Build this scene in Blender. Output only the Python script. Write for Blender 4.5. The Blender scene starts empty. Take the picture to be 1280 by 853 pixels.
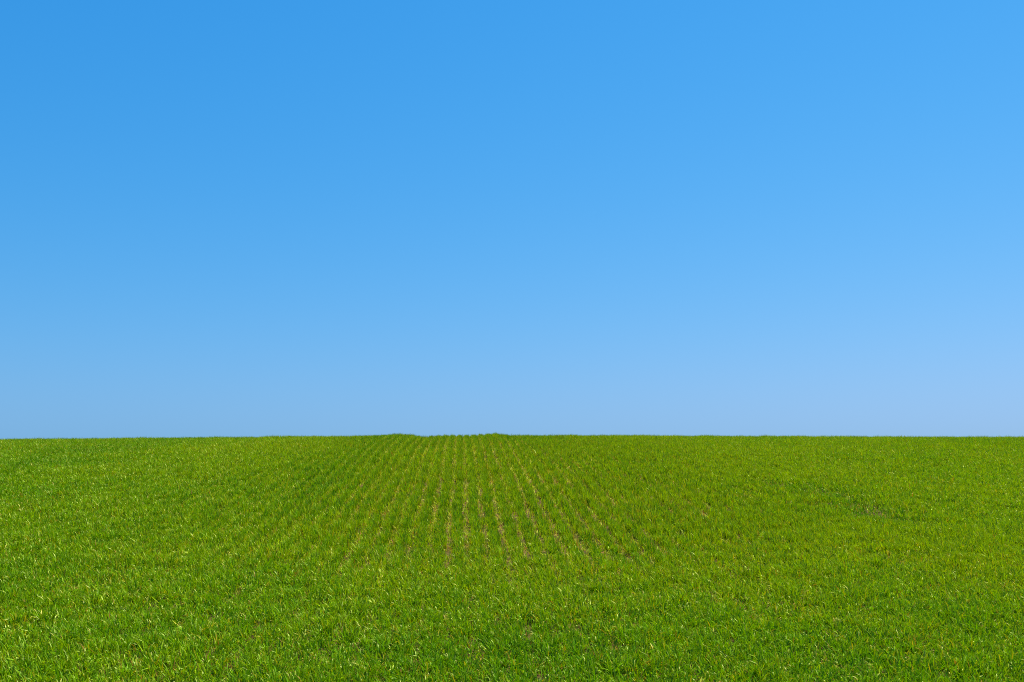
import bpy, math
import numpy as np

rng = np.random.default_rng(11)
S = bpy.context.scene
C = S.collection

# ------------------------------------------------------------------ noise
def lattice(seed, n=256):
    return np.random.default_rng(seed).random((n, n)).astype(np.float32)
LAT = {}
def vnoise(x, y, scale, seed=0):
    """smooth value noise in 0..1, features of about `scale` metres"""
    if seed not in LAT: LAT[seed] = lattice(seed)
    g = LAT[seed]; n = g.shape[0]
    u = x/scale + 1000.0; v = y/scale + 1000.0
    i = np.floor(u).astype(np.int64); j = np.floor(v).astype(np.int64)
    fu = u-i; fv = v-j
    fu = fu*fu*(3-2*fu); fv = fv*fv*(3-2*fv)
    i0 = i % n; i1 = (i+1) % n; j0 = j % n; j1 = (j+1) % n
    return (g[i0, j0]*(1-fu)+g[i1, j0]*fu)*(1-fv) + (g[i0, j1]*(1-fu)+g[i1, j1]*fu)*fv
def fbm(x, y, scale, seed=0):
    return 0.55*vnoise(x, y, scale, seed) + 0.30*vnoise(x, y, scale*.47, seed+1) + 0.15*vnoise(x, y, scale*.21, seed+2)
def sstep(a, b, x):                      # works with a > b too
    t = np.clip((x-a)/(b-a), 0, 1); return t*t*(3-2*t)

# ------------------------------------------------------------------ terrain
SLOPE, Y0, CURV = 0.130, 12.0, 0.0109
ROWDIR, ROWGAP = 0.052, 0.138
def height(x, y):
    x = np.asarray(x, float); y = np.asarray(y, float)
    yc = np.maximum(y, -30)
    z = SLOPE*np.minimum(yc, Y0+30)
    t = np.clip(yc-Y0, 0, 30)
    z = z - 0.5*CURV*t*t
    # past the roll-over the back of the rise runs down and flattens out far away
    over = np.maximum(yc-Y0-30, 0)
    s1 = SLOPE - CURV*30
    z = z + s1*60*(1-np.exp(-over/60))
    # across the slope: a little lower to the left and right
    lx = np.clip(-x-1.0, 0, 14); rx = np.clip(x-1.0, 0, 14)
    z = z - 0.010*lx**1.0*np.exp(-((y-20)/16)**2)*0.9 - 0.0042*rx*np.exp(-((y-20)/16)**2)
    far = np.clip(np.abs(x)-14, 0, 400)
    z = z - 0.02*far*np.exp(-far/200)
    r = x + ROWDIR*y
    # low ridges thrown up beside the tramline wheelings
    near = sstep(12, 18, y)*(1-sstep(26, 34, y))
    z = z + near*(0.028*np.exp(-((r+1.26)/0.34)**2) - 0.030*np.exp(-((r+0.70)/0.20)**2)
                  + 0.034*np.exp(-((r-0.66)/0.24)**2) + 0.012*np.exp(-((r+3.4)/0.5)**2))
    near2 = sstep(40, 30, y)
    z = z + 0.03*(fbm(x, y, 3.0, 40)-0.5)*np.where(y < 60, 1, 0) + 0.012*(vnoise(x, y, .5, 44)-.5)*np.where(y < 60, 1, 0)
    return z

def add_mesh(name, verts, faces, mat, smooth=True):
    me = bpy.data.meshes.new(name)
    nv, nf, k = len(verts), len(faces), faces.shape[1]
    me.vertices.add(nv); me.vertices.foreach_set('co', np.ascontiguousarray(verts, np.float32).ravel())
    me.loops.add(nf*k); me.loops.foreach_set('vertex_index', np.ascontiguousarray(faces, np.int32).ravel())
    me.polygons.add(nf)
    me.polygons.foreach_set('loop_start', np.arange(0, nf*k, k, dtype=np.int32))
    me.update(calc_edges=True)
    if smooth: me.shade_smooth()
    me.materials.append(mat)
    o = bpy.data.objects.new(name, me); C.objects.link(o)
    return o
def colour(o, col):
    a = o.data.attributes.new('tint', 'FLOAT_COLOR', 'POINT')
    c4 = np.ones((len(col), 4), np.float32); c4[:, :3] = col
    a.data.foreach_set('color', c4.ravel())

# ------------------------------------------------------------------ materials
def new_mat(name):
    m = bpy.data.materials.new(name); m.use_nodes = True
    m.node_tree.nodes.clear(); return m, m.node_tree.nodes, m.node_tree.links

def leaf_material(name, trans, rough, spec):
    m, N, L = new_mat(name)
    out = N.new('ShaderNodeOutputMaterial')
    at = N.new('ShaderNodeAttribute'); at.attribute_name = 'tint'
    p = N.new('ShaderNodeBsdfDiffuse')
    gl = N.new('ShaderNodeBsdfGlossy'); gl.inputs['Roughness'].default_value = rough
    gl.inputs['Color'].default_value = (1, 1, .42, 1)
    tr = N.new('ShaderNodeBsdfTranslucent')
    hs = N.new('ShaderNodeMixRGB'); hs.blend_type = 'MULTIPLY'; hs.inputs[0].default_value = 1
    hs.inputs[2].default_value = (1.25, 1.15, 0.3, 1)
    L.new(at.outputs['Color'], p.inputs['Color'])
    L.new(at.outputs['Color'], hs.inputs[1]); L.new(hs.outputs[0], tr.inputs['Color'])
    mx = N.new('ShaderNodeMixShader'); mx.inputs[0].default_value = trans
    L.new(p.outputs[0], mx.inputs[1]); L.new(tr.outputs[0], mx.inputs[2])
    mg = N.new('ShaderNodeMixShader'); mg.inputs[0].default_value = spec
    L.new(mx.outputs[0], mg.inputs[1]); L.new(gl.outputs[0], mg.inputs[2])
    L.new(mg.outputs[0], out.inputs['Surface'])
    return m
leaf_mat = leaf_material('wheat_leaf', 0.30, 0.42, 0.023)
straw_mat = leaf_material('dry_leaf', 0.2, 0.5, 0.012)

soil, N, L = new_mat('soil')
out = N.new('ShaderNodeOutputMaterial'); p = N.new('ShaderNodeBsdfPrincipled')
p.inputs['Roughness'].default_value = 0.95; p.inputs['Specular IOR Level'].default_value = 0.15
tc = N.new('ShaderNodeTexCoord')
n1 = N.new('ShaderNodeTexNoise'); n1.inputs['Scale'].default_value = 14; n1.inputs['Detail'].default_value = 8
n1.inputs['Roughness'].default_value = 0.7
L.new(tc.outputs['Object'], n1.inputs['Vector'])
rp = N.new('ShaderNodeValToRGB')
rp.color_ramp.elements[0].position = .3; rp.color_ramp.elements[0].color = (0.045, 0.030, 0.006, 1)
rp.color_ramp.elements[1].position = .7; rp.color_ramp.elements[1].color = (0.135, 0.088, 0.018, 1)
L.new(n1.outputs[0], rp.inputs[0])
# beyond the modelled crop the land is crop-green
sx = N.new('ShaderNodeVectorMath'); sx.operation = 'LENGTH'; L.new(tc.outputs['Object'], sx.inputs[0])
mr = N.new('ShaderNodeMapRange'); mr.inputs[1].default_value = 26; mr.inputs[2].default_value = 34
L.new(sx.outputs['Value'], mr.inputs[0])
n2 = N.new('ShaderNodeTexNoise'); n2.inputs['Scale'].default_value = 9; n2.inputs['Detail'].default_value = 10
L.new(tc.outputs['Object'], n2.inputs['Vector'])
rg = N.new('ShaderNodeValToRGB')
rg.color_ramp.elements[0].position = .35; rg.color_ramp.elements[0].color = (0.035, 0.085, 0.006, 1)
rg.color_ramp.elements[1].position = .65; rg.color_ramp.elements[1].color = (0.075, 0.15, 0.012, 1)
L.new(n2.outputs[0], rg.inputs[0])
mc = N.new('ShaderNodeMixRGB'); L.new(mr.outputs[0], mc.inputs[0]); L.new(rp.outputs[0], mc.inputs[1]); L.new(rg.outputs[0], mc.inputs[2])
L.new(mc.outputs[0], p.inputs['Base Color'])
bp = N.new('ShaderNodeBump'); bp.inputs['Strength'].default_value = .9; bp.inputs['Distance'].default_value = .02
L.new(n1.outputs[0], bp.inputs['Height']); L.new(bp.outputs[0], p.inputs['Normal'])
L.new(p.outputs[0], out.inputs['Surface'])

# ------------------------------------------------------------------ ground sheet
def axis(lo, hi, step, reach, n):
    core = np.arange(lo, hi+step*.5, step)
    g = np.geomspace(step, reach, n)
    return np.concatenate([(lo-g)[::-1], core, hi+g])
gx = axis(-16, 16, 0.10, 2500, 46); gy = axis(-3, 30, 0.12, 2500, 46)
X, Y = np.meshgrid(gx, gy, indexing='xy')
Z = height(X, Y)
V = np.stack([X.ravel(), Y.ravel(), Z.ravel()], 1)
nx, ny = len(gx), len(gy)
I, J = np.meshgrid(np.arange(nx-1), np.arange(ny-1), indexing='xy')
a = (J*nx+I).ravel()
F = np.stack([a, a+1, a+1+nx, a+nx], 1)
ground = add_mesh('field_ground', V, F, soil)
ground['kind'] = 'structure'

# ------------------------------------------------------------------ crop layout
def bare(x, y):
    """worn patch right of centre and a few small misses, 0..1"""
    r = x + ROWDIR*y
    b = np.exp(-((r-BX)/0.24)**2)*(.55+.6*vnoise(x, y, .22, 90))*np.exp(-((y-BY)/1.15)**4)*1.0
    b = np.maximum(b, .75*np.exp(-((r-BX+.30)/0.14)**2)*np.exp(-((y-BY-1.3)/0.35)**2))
    return b
BX, BY = 3.62, 9.3
def density(x, y):
    r = x + ROWDIR*y + 0.030*(vnoise(x, y, 2.2, 60)-.5)
    ph = np.abs(((r/ROWGAP) % 1.0) - 0.5)*2            # 0 midway between rows, 1 on a row... measured below
    mid = np.exp(-np.abs((r-.6)/3.0)**3)*sstep(4.2, 7.4, y)*(.90+.10*sstep(.35, .6, fbm(x*2.2, y*.5, .45, 66)))
    onrow = np.exp(-((1-ph)/(0.52-.085*mid))**2)
    # how strictly the drill rows read, strongest along the middle wheelings
    strict = 0.62 + 0.38*np.exp(-((r-0.3)/2.4)**2)
    strict = strict*(0.75+.25*sstep(.35, .65, fbm(x, y, 1.6, 61)))
    strict = np.maximum(strict*sstep(1.0, 9.0, y+2)*.85, .99*mid)
    d = onrow*strict + (1-strict)*0.95
    clump = sstep(.22, .52, fbm(x, y, .20, 62))
    d = d*(0.78+0.22*clump)
    d = d*(1-0.82*bare(x, y))
    return d

YMIN, YMAX = 1.6, 24.0
def scatter(per_m2, y0, y1, accept):
    """points in the wedge the camera sees, a few metres wider on each side"""
    w1 = 0.54*y1 + 2.6
    n = int(per_m2*(y1-y0)*2*w1)
    x = rng.uniform(-w1, w1, n); y = rng.uniform(y0, y1, n)
    k = np.abs(x) < 0.54*y+2.6
    x, y = x[k], y[k]
    k = rng.random(len(x)) < accept(x, y)
    return x[k], y[k]

def leaves(x, y, length, width, az, lean, bend, nseg, base_z=0.0, twist=1.0):
    """arching, tapering leaf strips: returns verts (n, 2*(nseg+1), 3) and the along-leaf parameter"""
    n = len(x)
    z = height(x, y) + base_z
    t = np.linspace(0, 1, nseg+1)
    px = np.zeros((n, nseg+1)); pz = np.zeros((n, nseg+1))
    ang = lean.copy(); seg = length/nseg
    for k in range(nseg):
        ang = lean + bend*((k+.5)/nseg)**1.5
        px[:, k+1] = px[:, k] + np.sin(ang)*seg
        pz[:, k+1] = pz[:, k] + np.cos(ang)*seg
    side = rng.normal(0, .10, n)[:, None]*length[:, None]*(t**2)[None]
    ca, sa = np.cos(az)[:, None], np.sin(az)[:, None]
    cx = x[:, None] + px*ca - side*sa; cy = y[:, None] + px*sa + side*ca
    cz = z[:, None] + np.maximum(pz, 0.004)
    prof = np.interp(t, [0, .25, .6, .85, 1], [.55, 1, .92, .52, .04])
    w = width[:, None]*prof[None]*.5
    tw = (rng.normal(0, .55, n)*twist)[:, None]*t[None]*1.6 + rng.normal(0, .35, n)[:, None]
    # side vector, rolled about the leaf by the twist
    sxv = -sa*np.cos(tw); syv = ca*np.cos(tw); szv = np.sin(tw)
    P = np.empty((n, nseg+1, 2, 3), np.float32)
    for q, s in ((0, -1), (1, 1)):
        P[:, :, q, 0] = cx + s*w*sxv; P[:, :, q, 1] = cy + s*w*syv; P[:, :, q, 2] = cz + s*w*szv
    base = (np.arange(n)*(nseg+1)*2)[:, None]
    k = np.arange(nseg)[None]*2
    F = np.stack([base+k, base+k+1, base+k+3, base+k+2], -1).reshape(-1, 4)
    return P.reshape(-1, 3), F, t

def build(name, mat, batches):
    Vs, Fs, Cs, off = [], [], [], 0
    for P, F, c in batches:
        Vs.append(P); Fs.append(F+off); Cs.append(c); off += len(P)
    o = add_mesh(name, np.concatenate(Vs), np.concatenate(Fs), mat)
    colour(o, np.concatenate(Cs)); return o

GREEN = np.array([0.112, 0.258, 0.0005]); LIME = np.array([0.208, 0.315, 0.0005]); DEEP = np.array([0.055, 0.175, 0.001])
PALE = np.array([0.28, 0.31, 0.02]); STRAW = np.array([0.46, 0.36, 0.06]); RUST = np.array([0.30, 0.15, 0.03])

def mix(a, b, t): return a + (b-a)*t[:, None]
batches = []
for (y0, y1, dens, nseg) in ((YMIN, 8.5, 3300, 3), (8.5, 14, 2150, 3), (14, YMAX, 1550, 2)):
    # plants first, then several leaves from every plant
    x, y = scatter(dens, y0, y1, density)
    nl = 7
    pt = rng.random(len(x)); vig = 0.66+.62*rng.random(len(x))
    x = np.repeat(x, nl); y = np.repeat(y, nl); pt = np.repeat(pt, nl); vig = np.repeat(vig, nl)
    n = len(x)
    cen = np.exp(-np.abs((x+ROWDIR*y-.5)/3.3)**3)*sstep(5.0, 9.0, y)
    x = x + rng.normal(0, .014, n)*(1-.5*cen); y = y + rng.normal(0, .014, n)
    big = fbm(x, y, 3.4, 70); mid = fbm(x, y, .8, 71); small = vnoise(x, y, .16, 72)
    L_ = (0.040 + 0.040*rng.random(n)**.8)*vig*(.84+.16*sstep(6, 10, y))*(0.50+0.35*mid+.72*small)*(1-.5*bare(x, y))
    W_ = (0.0042+0.0040*rng.random(n))*(.82+.18*sstep(5, 12, y))
    az = rng.uniform(0, 2*np.pi, n)
    lean = np.abs(rng.normal(0.16, .24, n)); bend = np.abs(rng.normal(.75, .55, n))
    lean = lean*(1-.5*cen); bend = bend*(1-.5*cen)
    flop = rng.random(n) < .10*(1-cen)
    bend = np.where(flop, bend+1.1, bend)
    P, F, t = leaves(x, y, L_, W_, az, lean, bend, nseg)
    rr = x+ROWDIR*y
    gapness = np.exp(-((np.abs(((rr+0.030*(vnoise(x, y, 2.2, 60)-.5))/ROWGAP) % 1.0 - .5)*2)/.42)**2)
    yel = np.clip(.71 - .34*np.exp(-((rr+1.45)/.5)**2)*sstep(7.5, 10.5, y) - .14*np.exp(-((rr+5.2)/.6)**2)*sstep(7, 10, y) + .55*(big-.5) + .5*(mid-.5) + .45*(pt-.5) + 0 - .75*bare(x, y) - .22*sstep(7.5, 4.2, y) + .8*cen*gapness + .014*np.clip(x, -6, 6) + rng.normal(0, .22, n), 0, 1)
    c = mix(np.tile(GREEN, (n, 1)), LIME, np.clip((yel-.4)*1.7, 0, 1))
    c = mix(c, DEEP, np.clip((.45-yel)*1.7, 0, 1))
    c = c*(0.62+.84*rng.random(n))[:, None]
    tip_dry = np.where(rng.random(n) < .07, rng.random(n), 0)
    old = np.where(rng.random(n) < .038+.05*sstep(.5, .75, fbm(x, y, .5, 75)), 1.0, 0)
    cc = np.repeat(c[:, None, :], nseg+1, 1)
    tb = np.clip(1-t/.30, 0, 1)[None, :, None]*.35
    cc = cc + (PALE-cc)*tb
    td = (np.clip((t[None]-.6)/.4, 0, 1)*tip_dry[:, None])[..., None]
    cc = cc + (STRAW-cc)*td
    oc = np.where((rng.random(n) < .15)[:, None], RUST, np.array([.36, .31, .012]))
    cc = np.where(old[:, None, None] > 0, oc[:, None, :], cc)
    cc = np.repeat(cc[:, :, None, :], 2, 2).reshape(-1, 3).astype(np.float32)
    batches.append((P, F, cc))
    print('leaves', n)
crop = build('young_wheat', leaf_mat, batches)
crop['kind'] = 'stuff'; crop['label'] = 'short bright green young wheat in drilled rows covering the rise'; crop['category'] = 'crop'

# ---- dead leaves and straw lying between the rows
def litter_ok(x, y):
    r = x + ROWDIR*y + 0.030*(vnoise(x, y, 2.2, 60)-.5)
    ph = np.abs(((r/ROWGAP) % 1.0) - 0.5)*2
    gap = np.exp(-(ph/0.40)**2)
    m = .16+.84*np.exp(-np.abs((r-.4)/3.0)**3)*sstep(4.8, 8.0, y)
    pat = sstep(.45, .66, fbm(x, y, 1.1, 80))
    return np.clip((gap*m*(.5+.5*pat))+.08*bare(x, y), 0, 1)*(1-.5*bare(x, y))
bt = []
x, y = scatter(4200, YMIN, YMAX, litter_ok); n = len(x)
P, F, t = leaves(x, y, rng.uniform(.025, .065, n), rng.uniform(.004, .008, n), rng.uniform(0, 6.283, n),
                 rng.uniform(.25, 1.35, n), rng.uniform(-.2, .6, n), 2, base_z=.008, twist=1.6)
k = .45+.55*rng.random(n)
c = mix(np.tile(STRAW, (n, 1)), PALE, k); c = np.where((rng.random(n) < .42)[:, None], LIME*1.15, c); c = np.where((rng.random(n) < .12)[:, None], RUST, c)*(0.88+.60*rng.random(n))[:, None]
bt.append((P, F, np.repeat(c, 6, 0).astype(np.float32)))
print('litter', n)
lit = build('dead_leaves', straw_mat, bt)
lit['kind'] = 'stuff'; lit['label'] = 'dry straw coloured dead leaves lying between the wheat rows'; lit['category'] = 'leaf litter'

# ---- soil clods, mostly on the bare patch
ph_ = (1+5**.5)/2
ico = np.array([(-1,ph_,0),(1,ph_,0),(-1,-ph_,0),(1,-ph_,0),(0,-1,ph_),(0,1,ph_),(0,-1,-ph_),(0,1,-ph_),(ph_,0,-1),(ph_,0,1),(-ph_,0,-1),(-ph_,0,1)])/1.9
icf = np.array([(0,11,5),(0,5,1),(0,1,7),(0,7,10),(0,10,11),(1,5,9),(5,11,4),(11,10,2),(10,7,6),(7,1,8),(3,9,4),(3,4,2),(3,2,6),(3,6,8),(3,8,9),(4,9,5),(2,4,11),(6,2,10),(8,6,7),(9,8,1)])
x, y = scatter(260, YMIN, 20, lambda x, y: np.clip(.10+.9*bare(x, y), 0, 1)); n = len(x)
rad = rng.uniform(.005, .017, n)
v = ico[None]*rad[:, None, None]*rng.uniform(.65, 1.3, (n, 12, 1)); v[..., 2] *= .7
v[..., 0] += x[:, None]; v[..., 1] += y[:, None]; v[..., 2] += (height(x, y)+rad*.3)[:, None]
f = (icf[None]+(np.arange(n)*12)[:, None, None]).reshape(-1, 3)
cl = add_mesh('soil_clods', v.reshape(-1, 3), f, soil, smooth=False)
cl['kind'] = 'stuff'; cl['label'] = 'small brown soil clods lying on the bare earth'; cl['category'] = 'soil'

# ------------------------------------------------------------------ camera
cam = bpy.data.cameras.new('camera'); co = bpy.data.objects.new('camera', cam); C.objects.link(co)
cam.sensor_width = 36; cam.lens = 35; cam.clip_start = .05; cam.clip_end = 8000
co.location = (0, 0, float(height(0, 0)) + 1.475)
co.rotation_euler = (math.radians(90+7.86), 0, 0)
S.camera = co

# ------------------------------------------------------------------ light
EL, AZ = math.radians(60), math.radians(50)       # azimuth clockwise from the view direction (+Y)
SKYFIT = ((-.1028, 2.8232, -.6365, -1.2139), (.0646, .6744, .0872, -.4415), (.2617, -.2311, .4567, .1483))
w = bpy.data.worlds.new('World'); S.world = w; w.use_nodes = True
N, L = w.node_tree.nodes, w.node_tree.links; N.clear()
o_ = N.new('ShaderNodeOutputWorld'); bg = N.new('ShaderNodeBackground'); bg.inputs[1].default_value = 0.05
sky = N.new('ShaderNodeTexSky'); sky.sky_type = 'NISHITA'; sky.sun_disc = False
sky.sun_elevation = EL; sky.sun_rotation = AZ; sky.altitude = 200
sky.air_density = 2.0; sky.dust_density = 0.05; sky.ozone_density = 1.0
# grade the clear sky channel by channel to the deep, saturated blue of the place
sep = N.new('ShaderNodeSeparateColor'); cmb = N.new('ShaderNodeCombineColor')
L.new(sky.outputs[0], sep.inputs[0])
def math_node(op, x, y=None):
    nd = N.new('ShaderNodeMath'); nd.operation = op
    for q, val in ((0, x), (1, y)):
        if val is None: continue
        if isinstance(val, (int, float)): nd.inputs[q].default_value = val
        else: L.new(val, nd.inputs[q])
    return nd.outputs[0]
lg = []
for k in range(3):
    v = math_node('MINIMUM', math_node('MULTIPLY', sep.outputs[k], 0.1), 1.0)
    lg.append(math_node('LOGARITHM', math_node('MAXIMUM', v, 0.05), math.e))
for k, (a, b, c, d0) in enumerate(SKYFIT):
    q = math_node('ADD', math_node('MULTIPLY', lg[0], a), math_node('MULTIPLY', lg[1], b))
    q = math_node('ADD', math_node('ADD', q, math_node('MULTIPLY', lg[2], c)), d0)
    L.new(math_node('MULTIPLY', math_node('EXPONENT', q), 10.0), cmb.inputs[k])
L.new(cmb.outputs[0], bg.inputs[0])
L.new(bg.outputs[0], o_.inputs[0])
sl = bpy.data.lights.new('sun', 'SUN'); so = bpy.data.objects.new('sun', sl); C.objects.link(so)
sl.energy = 5.0; sl.angle = math.radians(.53); sl.color = (1, .95, .84)
d = np.array([math.sin(AZ)*math.cos(EL), math.cos(AZ)*math.cos(EL), math.sin(EL)])
from mathutils import Vector
so.rotation_euler = Vector(d).to_track_quat('Z', 'Y').to_euler()
so.location = (10, -10, 30)

S.view_settings.view_transform = 'Standard'; S.view_settings.look = 'None'
S.view_settings.exposure = 1.0; S.view_settings.gamma = 1; S.view_settings.use_curve_mapping = False
S.render.engine = 'CYCLES'
S.cycles.max_bounces = 6; S.cycles.diffuse_bounces = 4; S.cycles.transmission_bounces = 4; S.cycles.glossy_bounces = 2
S.cycles.use_denoising = False
S.cycles.filter_width = 1.05
